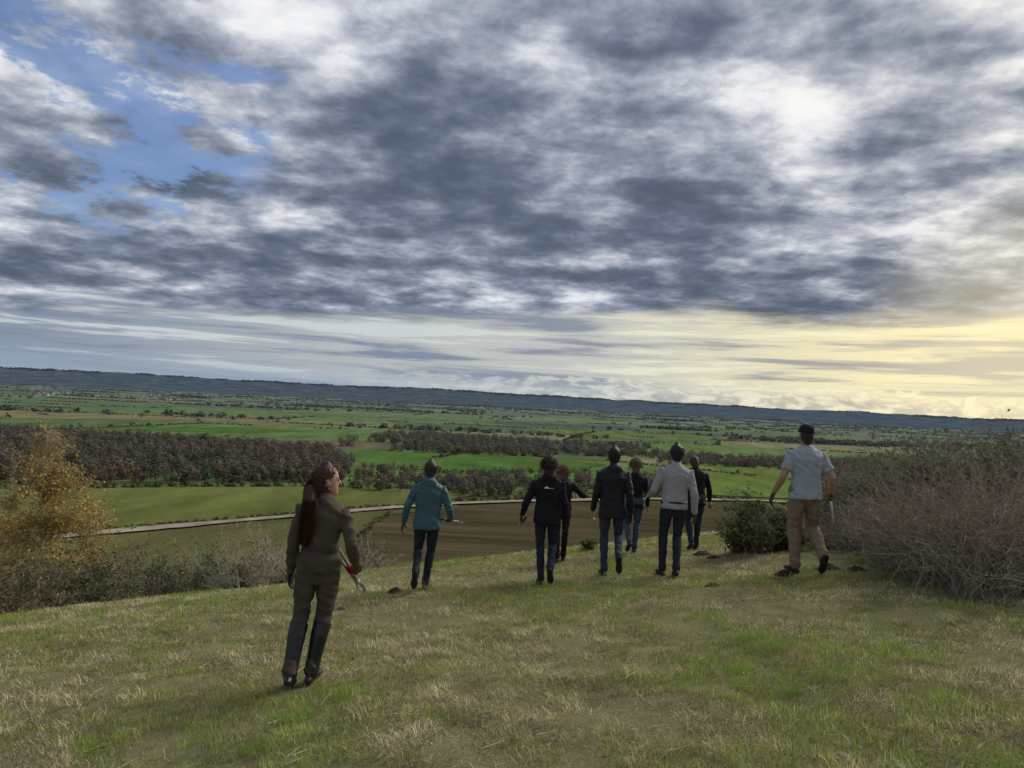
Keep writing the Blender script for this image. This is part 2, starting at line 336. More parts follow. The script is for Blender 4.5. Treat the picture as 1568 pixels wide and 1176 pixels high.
def linetrees(name,px,sp_,H,W,w8,nf=40):
    P=[np.array(sv(*p)) for p in px]; out=[]
    for a_,b_ in zip(P[:-1],P[1:]):
        L_=np.linalg.norm(b_-a_); k=max(2,int(L_/sp_)); out+=[a_+(b_-a_)*t+rng.normal(size=2)*1.2 for t in np.linspace(0,1,k,endpoint=False)]
    Q=np.array(out); n=len(Q); treemass(name,Q,rng.uniform(H[0],H[1],n),rng.uniform(W[0],W[1],n),wcol(n,w8),nf,gain=1.3)
linetrees("field_hedge",[(-200,760),(0,750),(130,748),(300,746),(530,746)],5,(3,8),(4,8),[1,1,1,.3,5,6,1,1])
linetrees("field_hedge",[(150,812),(380,794),(560,778),(640,774)],2.2,(1.6,3),(2.5,4),[1,1,1,.3,5,6,1,1],30)
linetrees("field_hedge",[(700,768),(850,764),(1000,762),(1140,765)],3,(2,5),(3,6),[2,2,2,1,4,4,2,1],36)
linetrees("field_hedge",[(560,716),(700,726),(880,724),(1060,732)],6,(4,10),(5,9),[3,2,3,1,4,3,3,2],34)
linetrees("field_hedge",[(-200,846),(0,828),(150,814)],3,(2,4),(3,5),[2,2,2,1,4,4,2,1],36)
linetrees("field_hedge",[(1030,704),(1200,711),(1350,720)],8,(4,9),(5,9),[2,2,2,1,4,4,2,1],30)
linetrees("field_hedge",[(600,786),(560,812),(545,840)],4,(1.5,4),(2.5,5),[2,2,2,1,4,4,2,1],36)
hp=[]
for (p,q) in hedge:
    p=np.array(p);q=np.array(q);L_=np.linalg.norm(q-p);r=np.linalg.norm((p+q)/2)
    st=max(6,r/240); k=max(2,int(L_/st)); ph=rng.uniform(0,99); dn=rng.uniform(.1,.7)
    for t in np.linspace(0,1,k):
        if vn(t*6+ph,0,3)<dn: continue
        c=p+(q-p)*t+rng.normal(size=2)*2
        if c[1]<700: continue
        hp.append((c[0],c[1],st))
hp=np.array(hp); n=len(hp)
big=rng.random(n)<.10
treemass("hedgerow_trees",hp[:,:2],np.where(big,rng.uniform(7,12,n),rng.uniform(2.,3.6,n)),np.where(big,rng.uniform(8,12,n),np.maximum(4,hp[:,2]*1.1)),wcol(n,[2,1,2,.5,4,5,3,2]),10,fs=.42,gain=1.3)
cp=[]
for _ in range(60):
    Y=rng.uniform(1500,8000);X=rng.uniform(-.95,.95)*Y; k=int(rng.uniform(20,90)); w=rng.uniform(80,380)
    cp.append(np.c_[X+rng.normal(size=k)*w*.6,Y+rng.normal(size=k)*w*.16])
cp=np.concatenate(cp);n=len(cp)
treemass("distant_copses",cp,rng.uniform(7,13,n),rng.uniform(14,24,n),wcol(n,[2,1,2,.5,4,5,3,2]),14,fs=.36,gain=1.4)
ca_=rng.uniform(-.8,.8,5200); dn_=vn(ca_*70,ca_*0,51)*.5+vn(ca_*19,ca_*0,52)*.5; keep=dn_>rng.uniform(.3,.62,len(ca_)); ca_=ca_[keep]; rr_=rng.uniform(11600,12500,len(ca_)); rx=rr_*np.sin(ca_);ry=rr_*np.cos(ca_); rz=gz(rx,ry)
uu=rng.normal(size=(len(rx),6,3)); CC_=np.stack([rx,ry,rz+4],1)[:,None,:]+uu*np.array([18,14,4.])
V_,F_,C_=quads(CC_.reshape(-1,3),20.,np.tile(np.array([.10,.13,.17]),(len(rx)*6,1)),nrm=np.tile(np.array([0,-.4,.9]),(len(rx)*6,1))+rng.normal(size=(len(rx)*6,3))*.2)  # crest tree colour carries the same bluish haze as the ridge
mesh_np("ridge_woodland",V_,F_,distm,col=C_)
def village(px,n,spread):
    V=[];Fs=[];C=[]
    for k in range(n):
        x,y=px[rng.integers(len(px))]; X,Y=sv(x+rng.normal()*spread,y+rng.normal()*2.2)
        if Y<0 or Y>7800: continue
        w,d,h=rng.uniform(9,18),rng.uniform(7,10),rng.uniform(5,7); a_=rng.uniform(0,3.14); R_=np.array([[math.cos(a_),-math.sin(a_)],[math.sin(a_),math.cos(a_)]])
        base=[(-w/2,-d/2),(w/2,-d/2),(w/2,d/2),(-w/2,d/2)]
        def P(u,v,z): q=R_@np.array([u,v]); return (X+q[0],Y+q[1],-VAL+z)
        wc=haze(np.array([(.8,.78,.72),(.5,.3,.22),(.7,.66,.58)][rng.integers(3)]),Y*.5); rc=haze(np.array((.2,.13,.11)),Y)
        def add(pts,c):
            o=len(V); V.extend(pts); Fs.append(tuple(range(o,o+4))); C.extend([c]*4)
        for q in range(4):
            b0,b1=base[q],base[(q+1)%4]; add([P(*b0,0),P(*b1,0),P(*b1,h),P(*b0,h)],wc)
            m_=((b0[0]*.6+b1[0]*.4)*1.01,(b0[1]*.6+b1[1]*.4)*1.01);m2=((b0[0]*.4+b1[0]*.6)*1.01,(b0[1]*.4+b1[1]*.6)*1.01)
            add([P(*m_,h*.55),P(*m2,h*.55),P(*m2,h*.8),P(*m_,h*.8)],np.array((.05,.06,.07)))
        e=.5; add([P(-w/2-e,-d/2-e,h-.2),P(w/2+e,-d/2-e,h-.2),P(w/2+e,0,h+3.5),P(-w/2-e,0,h+3.5)],rc)
        add([P(-w/2-e,0,h+3.5),P(w/2+e,0,h+3.5),P(w/2+e,d/2+e,h-.2),P(-w/2-e,d/2+e,h-.2)],rc)
        for sgn in (-1,1): add([P(sgn*w/2,-d/2,h),P(sgn*w/2,d/2,h),P(sgn*w/2,0,h+3.3),P(sgn*w/2,0,h+3.3)],wc)
    mesh_np("distant_village",np.array(V),np.array(Fs),wallm,col=np.array(C))
village([(75,604),(100,604),(215,609),(235,612)],45,16)
village([(1370,670),(1400,674),(1440,678),(1300,664)],60,26)
village([(600,626),(760,640),(930,650)],14,20)
# ------------------------------------------------------------------ near grass
N=620000
an=rng.uniform(-.86,.86,N); r=2.2+(23-2.2)*rng.random(N)**1.1
X=r*np.sin(an);Y=r*np.cos(an)
z=gz(X,Y)
pa=vn(X*.55,Y*.75,11)*.38+vn(X*2.2,Y*2.6,12)*.37+vn(X*7,Y*7,13)*.25
tuft=vn(X*3.1,Y*3.1,14)*.55+vn(X*8,Y*8,15)*.45
bare=vn(X*1.1+5,Y*1.1,17)*.5+vn(X*4.5,Y*4.5,18)*.5
clump=vn(X*11,Y*11,22)*.5+vn(X*4.2,Y*4.2,27)*.5
green=rng.random(N)<np.clip((pa-.335)*3.6,.10,.93)
H=np.where(green,rng.uniform(.020,.055,N),rng.uniform(.02,.070,N))*(1+4.2*np.clip(tuft-.60,0,1)*green)*(.45+1.2*clump)
keep=((bare<.64)|(rng.random(N)<.14))
lean=np.where(green,rng.uniform(.15,1.1,N),rng.uniform(.5,3.0,N))
w=rng.uniform(.0018,.0036,N)*(.75+r/9)
az=rng.uniform(0,2*np.pi,N); az=np.where(green,az,az*.75+vn(X*2.3,Y*2.3,19)*11)
dx,dy=np.cos(az),np.sin(az)
cg=np.array([(.24,.32,.05),(.18,.24,.055),(.33,.37,.08),(.37,.37,.12)])[rng.integers(0,4,N)]
cs=np.array([(.58,.50,.30),(.44,.37,.21),(.72,.65,.45),(.24,.19,.11)])[rng.integers(0,4,N)]
c=np.where(green[:,None],cg,cs)*rng.uniform(.70,1.30,(N,1))*(.38+1.30*clump)[:,None]
tf_=np.clip((tuft-.62)*6,0,1)[:,None]; c=c*(1-.6*tf_*green[:,None])+.6*tf_*green[:,None]*np.array([.22,.41,.045])
X,Y,z,H,lean,w,dx,dy,c=[q[keep] for q in (X,Y,z,H,lean,w,dx,dy,c)]; N=len(X)
px_,py_=-dy*w*.5,dx*w*.5
LN=1/np.sqrt(1+lean*lean); hz=H*LN; hx=H*lean*LN
B=np.stack([X,Y,z-.004],1)
V=np.empty((N,5,3))
V[:,0]=B-np.stack([px_,py_,0*px_],1);V[:,1]=B+np.stack([px_,py_,0*px_],1)
mid=B+np.stack([dx*hx*.4,dy*hx*.4,hz*.62+.004],1)
V[:,2]=mid-np.stack([px_,py_,0*px_],1)*.75;V[:,3]=mid+np.stack([px_,py_,0*px_],1)*.75
V[:,4]=B+np.stack([dx*hx*1.1,dy*hx*1.1,hz+.004],1)
bs=np.arange(N)[:,None]*5
Fc=np.concatenate([bs+np.array([0,1,3]),bs+np.array([0,3,2]),bs+np.array([2,3,4])],0)
mesh_np("grass",V.reshape(-1,3),Fc,attr_mat("grass_blade",.3,.7),col=np.repeat(c,5,axis=0))
n=1100; an=rng.uniform(-.75,.75,n); r=rng.uniform(2.6,13,n); X=r*np.sin(an);Y=r*np.cos(an); az=rng.uniform(0,6.28,n); L_=rng.uniform(.05,.18,n)
P0=np.stack([X,Y,gz(X,Y)+.02],1);X2=X+np.cos(az)*L_;Y2=Y+np.sin(az)*L_;P1=np.stack([X2,Y2,gz(X2,Y2)+rng.uniform(.01,.05,n)],1)
V,Fq,Cq=prisms(P0,P1,.0020,.0010,np.array([(.62,.55,.40)])*rng.uniform(.4,1.1,(n,1))); mesh_np("dry_stalks",V,Fq,barkm,col=Cq)
soil=nmat("soil",(.025,.018,.012),(.06,.045,.03),30,.8)
def molehill(x,y,s):
    X,Y=on_ground(x,y); nb=14;V=[];Fs=[]
    for k in range(8):
        t=k/7; rad=s*(1-t)**.7 if k<7 else .004; 
        for q in range(nb):
            a_=q/nb*6.283; rr_=rad*(1+.25*noise.noise((math.cos(a_)*2+X,math.sin(a_)*2,t*3))); xx=X+rr_*math.cos(a_);yy=Y+rr_*math.sin(a_)
            V.append((xx,yy,float(gz(xx,yy))-.01+s*.5*t+.03*noise.noise((xx*30,yy*30,t*5))))
    for k in range(7):
        for q in range(nb): Fs.append((k*nb+q,k*nb+(q+1)%nb,(k+1)*nb+(q+1)%nb,(k+1)*nb+q))
    mesh_np("molehill",np.array(V),np.array(Fs),soil,smooth=True)
for x,y,s in [(1074,850,.16),(718,853,.14),(1092,856,.12),(745,856,.08),(1268,872,.18),(1200,880,.14),(1310,874,.14),(150,885,.16),(318,892,.14),(605,905,.1),(60,905,.16),(1090,898,.1),(520,935,.08)]: molehill(x,y,s)
# ------------------------------------------------------------------ shrubs
def grow_stems(base,n,h,spread,curve,r0,segs=6,colr=((.13,.10,.08),(.19,.15,.13))):
    P0=[];P1=[];R0=[];R1=[];C=[];tips=[]
    az=rng.uniform(0,6.283,n); el=rng.uniform(.0,spread,n); d=np.stack([np.cos(az)*np.sin(el),np.sin(az)*np.sin(el),np.cos(el)],1)
    L_=h*rng.uniform(.5,1.1,n)/segs; p=base.copy(); bend=np.stack([np.cos(az+rng.normal(size=n)),np.sin(az+rng.normal(size=n)),-rng.uniform(.2,1.2,n)],1)*curve
    cc=np.array(colr[0])+(np.array(colr[1])-np.array(colr[0]))*rng.random((n,1))
    for k in range(segs):
        q=p+d*L_[:,None]; P0.append(p);P1.append(q);R0.append(np.full(n,r0*(1-k/segs)+.0012));R1.append(np.full(n,r0*(1-(k+1)/segs)+.0012));C.append(cc)
        tips.append(q); p=q; d=d+bend/segs+rng.normal(size=(n,3))*.18; d/=np.linalg.norm(d,axis=1,keepdims=True)
    return prisms(np.concatenate(P0),np.concatenate(P1),np.concatenate(R0),np.concatenate(R1),np.concatenate(C)),tips
def bush(name,X,Y,W,D,H,nleaf,lsize,cols,nst=90,stemcol=((.10,.08,.06),(.17,.13,.10)),aspect=1.6,lobes=9,thr=.34):
    g0=float(gz(X,Y))
    base=np.stack([X+rng.normal(size=nst)*W*.16,Y+rng.normal(size=nst)*D*.16,np.zeros(nst)],1); base[:,2]=gz(base[:,0],base[:,1])-.03
    st,tips=grow_stems(base,nst,H*1.02,.75,.4,.010*max(1,H/2),7,stemcol)
    tp=np.concatenate(tips[2:]); parts=[(1,st)]
    k=min(len(tp)*4,6000); sidx=rng.integers(0,len(tp),k); d=rng.normal(size=(k,3))+np.array([0,0,.9]); d/=np.linalg.norm(d,axis=1,keepdims=True)
    q=tp[sidx]+d*rng.uniform(.06,.20,(k,1))*H*.6; parts.append((1,prisms(tp[sidx],q,.003,.0012,np.array(stemcol[1]))))
    if nleaf:
        lc=rng.normal(size=(lobes,3)); lc/=np.linalg.norm(lc,axis=1,keepdims=True)
        lc=lc*np.array([W*.34,D*.32,H*.28])+np.array([X,Y,g0+H*.48]); lr=rng.uniform(.10,.30,lobes)
        li=rng.integers(0,lobes,nleaf); u=rng.normal(size=(nleaf,3));u/=np.linalg.norm(u,axis=1,keepdims=True);u*=rng.uniform(.3,1.2,(nleaf,1))
        C=lc[li]+u*lr[li][:,None]*np.array([W*.85,D*.85,H*.95]); 
        C=np.concatenate([C,q[rng.integers(0,k,nleaf//2)]+rng.normal(size=(nleaf//2,3))*.04])
        sc=5/max(min(W,1.6),.8)
        nz=vn(C[:,0]*sc*1.6,C[:,2]*sc*2.2,21)*.6+vn(C[:,0]*sc*4,C[:,2]*sc*4+C[:,1]*3,23)*.4; C=C[(nz>thr)&(C[:,2]>gz(C[:,0],C[:,1])-.02)]
        cc=np.array(cols)[rng.integers(0,len(cols),len(C))]*rng.uniform(.6,1.4,(len(C),1))*(.7+.6*vn(C[:,0]*3,C[:,2]*4,25))[:,None]
        parts.append((0,quads(C,lsize*rng.uniform(.6,1.4,len(C)),cc,aspect=aspect)))
    V,Fq,Cc,M=join(parts); return mesh_np(name,V,Fq,[leafm,barkm],col=Cc,midx=M)
gorse=[(.10,.14,.045),(.13,.17,.06),(.075,.10,.04),(.18,.19,.08)]
mixg=[(.14,.165,.08),(.18,.19,.105),(.11,.13,.07),(.22,.21,.135),(.20,.17,.13)]
for (x,yb,W,H) in [(1138,846,.5,.6),(1166,850,.7,1.0),(1198,844,.6,.7),(1215,846,.4,.45),(1120,806,.7,.45),(1085,812,.5,.35),(1165,802,.8,1.25),(1195,806,.7,.9),(905,842,.35,.2),(1030,812,.8,.22),(1085,782,.6,.4),(1150,812,.6,.7)]:
    X,Y=on_ground(x,yb); bush("gorse_bush",X,Y+W*.3,W,W,H,int(4600*W*H+800),.030,gorse,nst=int(110*W),aspect=2.4,thr=.45,stemcol=((.14,.11,.08),(.24,.20,.15)),lobes=7)
for (x,yb,W,H,n) in [(1300,812,1.6,1.0,8000),(1390,828,2.3,1.45,20000),(1480,842,2.4,1.65,20000),(1570,855,2.6,1.7,20000),(1660,868,2.6,1.7,12000),(1340,800,2.2,1.35,12000),(1450,805,3,1.6,12000),(1250,792,1.6,.9,7000)]:
    X,Y=on_ground(x,yb); bush("hawthorn_bush",X,Y+W*.35,W,W,H,n,.034,mixg,nst=int(150*W),aspect=1.7,stemcol=((.20,.17,.13),(.36,.31,.26)),lobes=18,thr=.38)
def bramble(x,yb,W,D,H,n):
    X,Y=on_ground(x,yb); Y+=D*.5
    base=np.stack([X+rng.uniform(-.5,.5,n)*W,Y+rng.uniform(-.5,.5,n)*D,np.zeros(n)],1); base[:,2]=gz(base[:,0],base[:,1])-.03
    st,tips=grow_stems(base,n,H*1.3,.75,1.0,.0035,8,((.22,.175,.13),(.52,.45,.36)))
    tp=np.concatenate(tips[1:]); k=n*6; si=rng.integers(0,len(tp),k); d=rng.normal(size=(k,3))+np.array([0,0,.4]);d/=np.linalg.norm(d,axis=1,keepdims=True)
    q=tp[si]+d*rng.uniform(.06,.2,(k,1)); tw=prisms(tp[si],q,.002,.001,np.array((.40,.33,.27)))
    C=tp[rng.integers(0,len(tp),n*4)]+rng.normal(size=(n*4,3))*.03
    cc=np.array([(.20,.14,.09),(.17,.18,.08),(.26,.19,.13),(.14,.155,.07)])[rng.integers(0,4,len(C))]
    V,Fq,Cc,M=join([(1,st),(1,tw),(0,quads(C,.028*rng.uniform(.6,1.4,len(C)),cc,aspect=1.3))])
    mesh_np("bramble_thicket",V,Fq,[leafm,barkm],col=Cc,midx=M)
bramble(1440,862,1.3,.8,.9,650); bramble(1520,890,1.6,1.2,1.15,1150); bramble(1620,915,1.8,1.4,1.25,1050); bramble(1350,846,1.2,.8,.65,450); bramble(1295,842,.8,.6,.4,250)
dkg=[(.10,.12,.055),(.13,.13,.07),(.15,.14,.08),(.08,.095,.045)]
brn=[(.18,.155,.09),(.14,.125,.075),(.12,.13,.065),(.23,.18,.11)]
for (x,yt,Yd,W,cs_,nl) in [(25,862,17,2.6,brn,6000),(125,850,19,2.2,dkg,8000),(185,842,22,2.2,brn,5000),(240,838,24,2.2,dkg,6000),(295,842,23,1.8,brn,5000),(348,824,25,1.6,dkg,7000),(388,850,22,1.8,brn,4000),(75,850,21,3,dkg,8000),(450,868,20,1.2,brn,1500)]:
    X,Y,g_,H_=top_at(x,yt,Yd); bush("hawthorn_shrub",X,Y,W,W,H_,nl,.05,cs_,nst=110,lobes=12,stemcol=((.22,.18,.14),(.38,.33,.26)))
for (x,yt,Yd,W) in [(412,786,21,1.6),(568,828,20,.7),(435,806,22,1.2),(395,800,23,1.2)]:
    X,Y,g_,H_=top_at(x,yt,Yd); bush("bare_shrub",X,Y,W,W,H_,300,.04,brn,nst=70,stemcol=((.30,.27,.20),(.52,.47,.38)))
def birch(x,ytop,Yd,leafN,cols,W=2.2,dens=1.,name="birch_tree"):
    X,Y,g0,H=top_at(x,ytop,Yd); P0=[];P1=[];R0=[];R1=[];LP=[];CC=[]
    p=Vector((X,Y,g0-.1)); nseg=14; tr=[]
    for k in range(nseg):
        q=p+Vector((random.gauss(0,.05),random.gauss(0,.05),H/nseg)); P0.append(p);P1.append(q);R0.append(.10*(1-k/nseg)+.012);R1.append(.10*(1-(k+1)/nseg)+.012);CC.append((.6,.56,.50)); tr.append((p.copy(),q.copy()));p=q
    for b_ in range(int(70*dens)):
        t=random.uniform(.22,.97); a0,a1=tr[min(int(t*nseg),nseg-1)]; s=a0.lerp(a1,random.random())
        az=random.uniform(0,6.283); ln=W*(1.10-t)**.85*random.uniform(.5,1.2)
        d=Vector((math.cos(az),math.sin(az),random.uniform(.8,1.6))).normalized(); q=s
        for k in range(7):
            e=q+d*ln/6; rr0=.026*(1-k/7)*(1.2-t)+.004; P0.append(q);P1.append(e);R0.append(rr0);R1.append(rr0*.85);CC.append((.40,.34,.27))
            for tt in range(4):
                dd=(d+Vector((random.gauss(0,.7),random.gauss(0,.7),random.gauss(-.1,.5)))).normalized(); l2=random.uniform(.15,.45); f=q.lerp(e,random.random()); m_=f+dd*l2; e2=m_+(dd+Vector((0,0,-.7))).normalized()*l2*.7
                P0+= [f,m_];P1+=[m_,e2];R0+=[.006,.004];R1+=[.004,.002];CC+=[(.34,.27,.20)]*2
                LP+=[(m_,1-t),(e2,1-t),(f,1-t)]
            q=e; d=(d+Vector((random.gauss(0,.2),random.gauss(0,.2),-.12))).normalized()
    pts=np.array([l[0] for l in LP]); wt=np.array([l[1] for l in LP])**1.3+.03; wt/=wt.sum()
    C=pts[rng.choice(len(pts),leafN,p=wt)]+rng.normal(size=(leafN,3))*.09
    C=C[vn(C[:,0]*1.9,C[:,2]*1.9,31)*.6+vn(C[:,0]*5,C[:,2]*5,33)*.4>.35]
    cc=np.array(cols)[rng.integers(0,len(cols),len(C))]*rng.uniform(.6,1.3,(len(C),1))
    V,Fq,Cc,M=join([(1,prisms(np.array(P0),np.array(P1),np.array(R0),np.array(R1),np.array(CC))),(0,quads(C,.072*rng.uniform(.6,1.3,len(C)),cc,aspect=1.2))])
    mesh_np(name,V,Fq,[leafm,barkm],col=Cc,midx=M)
gold=[(.60,.42,.13),(.52,.35,.11),(.44,.35,.13),(.38,.33,.14)]
birch(76,664,25,26000,gold,2.9)
birch(20,735,27,10000,[(.42,.34,.13),(.32,.29,.12),(.50,.37,.12)],2.0,.7)
birch(135,748,27,9000,gold,1.8,.6)
# ------------------------------------------------------------------ people
class Fig:
    def __init__(s): s.v=[];s.f=[];s.m=[]
    def ring(s,c,a,b,ra,rb,n):
        o=len(s.v)
        for k in range(n):
            t=2*math.pi*k/n; s.v.append(c+a*(ra*math.cos(t))+b*(rb*math.sin(t)))
        return o
    def loft(s,pts,rad,mat,side=Vector((1,0,0)),n=14,fixed=None,round_=True):
        P=[Vector(p) for p in pts]; R_=[(r,r) if isinstance(r,(int,float)) else r for r in rad]
        def fr(i):
            if fixed: return fixed
            t=(P[min(i+1,len(P)-1)]-P[max(i-1,0)]).normalized(); a=side-t*side.dot(t)
            if a.length<.05: a=Vector((0,1,0))-t*t.y
            a.normalize(); return a,t.cross(a),t
        rings=[]
        a,b,t=fr(0)
        if round_:
            rm=min(R_[0]); rings.append(s.ring(P[0]-t*rm*.75,a,b,R_[0][0]*.6,R_[0][1]*.6,n))
        for i,p in enumerate(P):
            a,b,t=fr(i); rings.append(s.ring(p,a,b,R_[i][0],R_[i][1],n))
        if round_:
            rm=min(R_[-1]); rings.append(s.ring(P[-1]+t*rm*.75,a,b,R_[-1][0]*.6,R_[-1][1]*.6,n))
        for r0,r1 in zip(rings[:-1],rings[1:]):
            for k in range(n): s.f.append((r0+k,r0+(k+1)%n,r1+(k+1)%n,r1+k)); s.m.append(mat)
        s.f.append(tuple(range(rings[0]+n-1,rings[0]-1,-1)));s.m.append(mat)
        s.f.append(tuple(range(rings[-1],rings[-1]+n)));s.m.append(mat)
    def ell(s,c,r,mat,rot=None,n=12):
        c=Vector(c); M_=rot or Matrix.Identity(3); o=len(s.v); st=8
        for i in range(1,st):
            ph=math.pi*i/st
            for k in range(n):
                t=2*math.pi*k/n; s.v.append(c+M_@Vector((r[0]*math.sin(ph)*math.cos(t),r[1]*math.sin(ph)*math.sin(t),-r[2]*math.cos(ph))))
        for i in range(st-2):
            for k in range(n): s.f.append((o+i*n+k,o+i*n+(k+1)%n,o+(i+1)*n+(k+1)%n,o+(i+1)*n+k));s.m.append(mat)
        s.f.append(tuple(range(o+n-1,o-1,-1)));s.m.append(mat);e=o+(st-2)*n;s.f.append(tuple(range(e,e+n)));s.m.append(mat)
def ik(a,c,l1,l2,pole):
    d=c-a;L_=min(d.length,(l1+l2)*.998);dn=d.normalized();x=(l1*l1-l2*l2+L_*L_)/(2*L_);h=math.sqrt(max(l1*l1-x*x,0))
    pp=(pole-dn*pole.dot(dn)).normalized(); return a+dn*x+pp*h,a+dn*L_
MATS={}
def cm(key,c,rough=.9,spec=.15,bump=.2,scale=14):
    if key not in MATS: MATS[key]=nmat(key,tuple(q*.93 for q in c),tuple(min(q*1.07,1) for q in c),scale,bump,rough,spec,bscale=120)
    return MATS[key]
SKIN=cm('skin',(.42,.25,.185),.6,.3,.05)
def person(name,fx,fy,H,sp_):
    s=H/1.75; V3=Vector; g=sp_.get
    X,Y=on_ground(fx,fy); yaw=math.radians(g('yaw',0)); Rz=Matrix.Rotation(-yaw,3,'Z'); bz=float(gz(X,Y))
    def wld(p): q=Rz@p; return V3((X+q.x,Y+q.y,bz+q.z))
    def gl(x,y): q=Rz@V3((x,y,0)); return float(gz(X+q.x,Y+q.y))-bz
    fig=Fig(); K=[]; 
    def mi(m):
        if m not in K: K.append(m)
        return K.index(m)
    top=mi(sp_['top']);leg=mi(sp_['leg']);shoe=mi(sp_['shoe']);skin=mi(SKIN);hair=mi(sp_['hair']);glL=mi(g('gloveL',SKIN));glR=mi(g('gloveR',SKIN))
    bulk=g('bulk',1.)
    ank=[];feet=[]
    for sd_,(x,y,lift,pit) in zip((-1,1),sp_['feet']):
        pit=math.radians(pit); gr=gl(x*s,y*s); f=V3((sd_*.10,math.cos(pit),-math.sin(pit))).normalized(); up=V3((0,math.sin(pit),math.cos(pit)))
        ball=V3((x*s,y*s,gr+(.036+lift)*s)); ankp=ball-f*.125*s+up*.062*s; ank.append(ankp);feet.append((ball,f,up))
    pdx,pdy=g('pel',(0,0)); zp=.955*s; hips=[]
    for _ in range(60):
        hips=[V3((pdx*s+sd_*.088*s,pdy*s,zp)) for sd_ in (-1,1)]
        if max((h-a_).length for h,a_ in zip(hips,ank))<.868*s: break
        zp-=.005
    Pv=V3((pdx*s,pdy*s,zp)); ln=math.radians(g('lean',5)); sl_=math.radians(g('side',0))
    U=V3((math.sin(sl_),math.sin(ln),math.cos(ln)*math.cos(sl_))).normalized(); tw=math.radians(g('twist',0))
    SX=V3((math.cos(tw),-math.sin(tw),0)); SX=(SX-U*SX.dot(U)).normalized(); FX=U.cross(SX)
    bg=g('baggy',1.)
    for q,(sd_,h,a_) in enumerate(zip((-1,1),hips,ank)):
        kn,an_=ik(h,a_,.445*s,.43*s,V3((sd_*.12,1,0.1))); mt=h.lerp(kn,.45);mc=kn.lerp(an_,.35);lc=kn.lerp(an_,.75)
        back=V3((0,-.012*s,0))
        fig.loft([h+V3((0,-.005,.03)),mt,kn.lerp(mt,.25),kn,mc+back,lc,an_+V3((0,0,.01))],[(.088*s*bg,.098*s),(.079*s*bg,.085*s*bg),(.063*s*bg,.068*s*bg),(.060*s*bg,.062*s*bg),(.058*s*bg,.064*s*bg),(.050*s*bg,.053*s*bg),(.053*s*bg,.058*s*bg)],leg,n=18)
        if g('boots'):
            b0=kn.lerp(an_,.12); fig.loft([b0,kn.lerp(an_,.16),mc+back,lc,an_-V3((0,0,.02))],[.074*s,.073*s,.070*s,.060*s,.058*s],shoe,n=18,round_=False)
        ball,f,up=feet[q]; sdv=f.cross(up)
        hl=ball-f*.185*s+up*.004
        fig.loft([hl,ball-f*.15*s+up*.012*s,ball-f*.08*s+up*.018*s,ball,ball+f*.055*s,ball+f*.085*s],[(.030*s,.030*s),(.036*s,.045*s),(.038*s,.045*s),(.047*s,.034*s),(.042*s,.028*s),(.026*s,.02*s)],shoe,side=sdv,n=14)
        fig.loft([an_-V3((0,0,.05))*s,an_+V3((0,0,.03))*s],[.046*s,.046*s],shoe,n=14)
    T=lambda u,f=0,x=0:Pv+U*(u*s)+FX*(f*s)+SX*(x*s)
    fx3=(SX,FX,U); hw=g('hipw',1.)
    fig.loft([T(-.10,-.01),T(-.06,-.015),T(.02,-.018),T(.10,-.008),T(.15)],[(a_*s*hw,b_*s) for a_,b_ in ((.13,.09),(.158,.118),(.163,.122),(.148,.108),(.14,.10))],leg,fixed=fx3,n=24)
    hem=g('hem',-.12); wd=bulk
    prof=[(hem,.172*g('hemw',1),.128),(hem+.03,.175*g('hemw',1),.132),(max(.06,hem+.06),.160*g('waist',1),.118),(.16,.155*g('waist',1),.113),(.27,.170,.122),(.37,.186,.125),(.43,.186,.112),(.475,.150,.095),(.505,.098,.078),(.53,.066,.066)]
    fig.loft([T(u,-.008 if u<.3 else -.014) for u,_,_ in prof],[(a_*s*wd,b_*s*wd) for _,a_,b_ in prof],top,fixed=fx3,n=28,round_=False)
    fig.ell(T(.34,-.06,-.075),(.085*s*wd,.06*s*wd,.11*s),top);fig.ell(T(.34,-.06,.075),(.085*s*wd,.06*s*wd,.11*s),top)
    if g('collar',1): fig.loft([T(.50,-.012),T(.56,.0)],[.072*s,.063*s],top,fixed=fx3,n=18)
    if g('hood'):
        fig.ell(T(.475,-.095),(.115*s,.05*s,.075*s),top);fig.ell(T(.52,-.055),(.085*s,.045*s,.05*s),top)
    if g('belt'): 
        bm=mi(sp_['belt']); fig.loft([T(.10,-.008),T(.125,-.008)],[(.163*s*wd*g('waist',1),.122*s*wd)]*2,bm,fixed=fx3,n=24)
    wr=[];grip=[]
    for q,sd_ in enumerate((-1,1)):
        sh=T(.425,-.01,sd_*.172*g('shw',1)); hv=V3(sp_['hands'][q])
        if hv.length>.36: hv=hv.normalized()*g('reach',(.535,.535))[q]
        tgt=sh+hv*s
        el,w_=ik(sh,tgt,.29*s,.262*s,V3((sd_*.2,-1,0))); ar=g('arm',1.)
        if g('tshirt'):
            fig.loft([T(.425,-.01,sd_*.10),sh,sh.lerp(el,.55),sh.lerp(el,.68)],[(.068*s),(.070*s),.066*s,.068*s],top,n=16,round_=False)
            fig.loft([sh,sh.lerp(el,.6),el,el.lerp(w_,.3),w_],[.048*s,.046*s,.040*s,.042*s,.027*s],skin,n=14)
        else:
            fig.loft([T(.425,-.01,sd_*.10),sh,sh.lerp(el,.5),el,el.lerp(w_,.35),el.lerp(w_,.85),w_],[.062*s*ar,.066*s*ar,.056*s*ar,.051*s*ar,.050*s*ar,.040*s*ar,.040*s*ar],top,n=16,round_=False)
        d=(w_-el).normalized(); tool=g('tools',(None,None))[q]; wv=V3((0,1,.15))
        if tool: wv=V3(tool[1]).normalized()
        d2=d-wv.normalized()*d.dot(wv.normalized())
        d2=(d2.normalized()*.9+d*.1).normalized() if d2.length>.1 else d
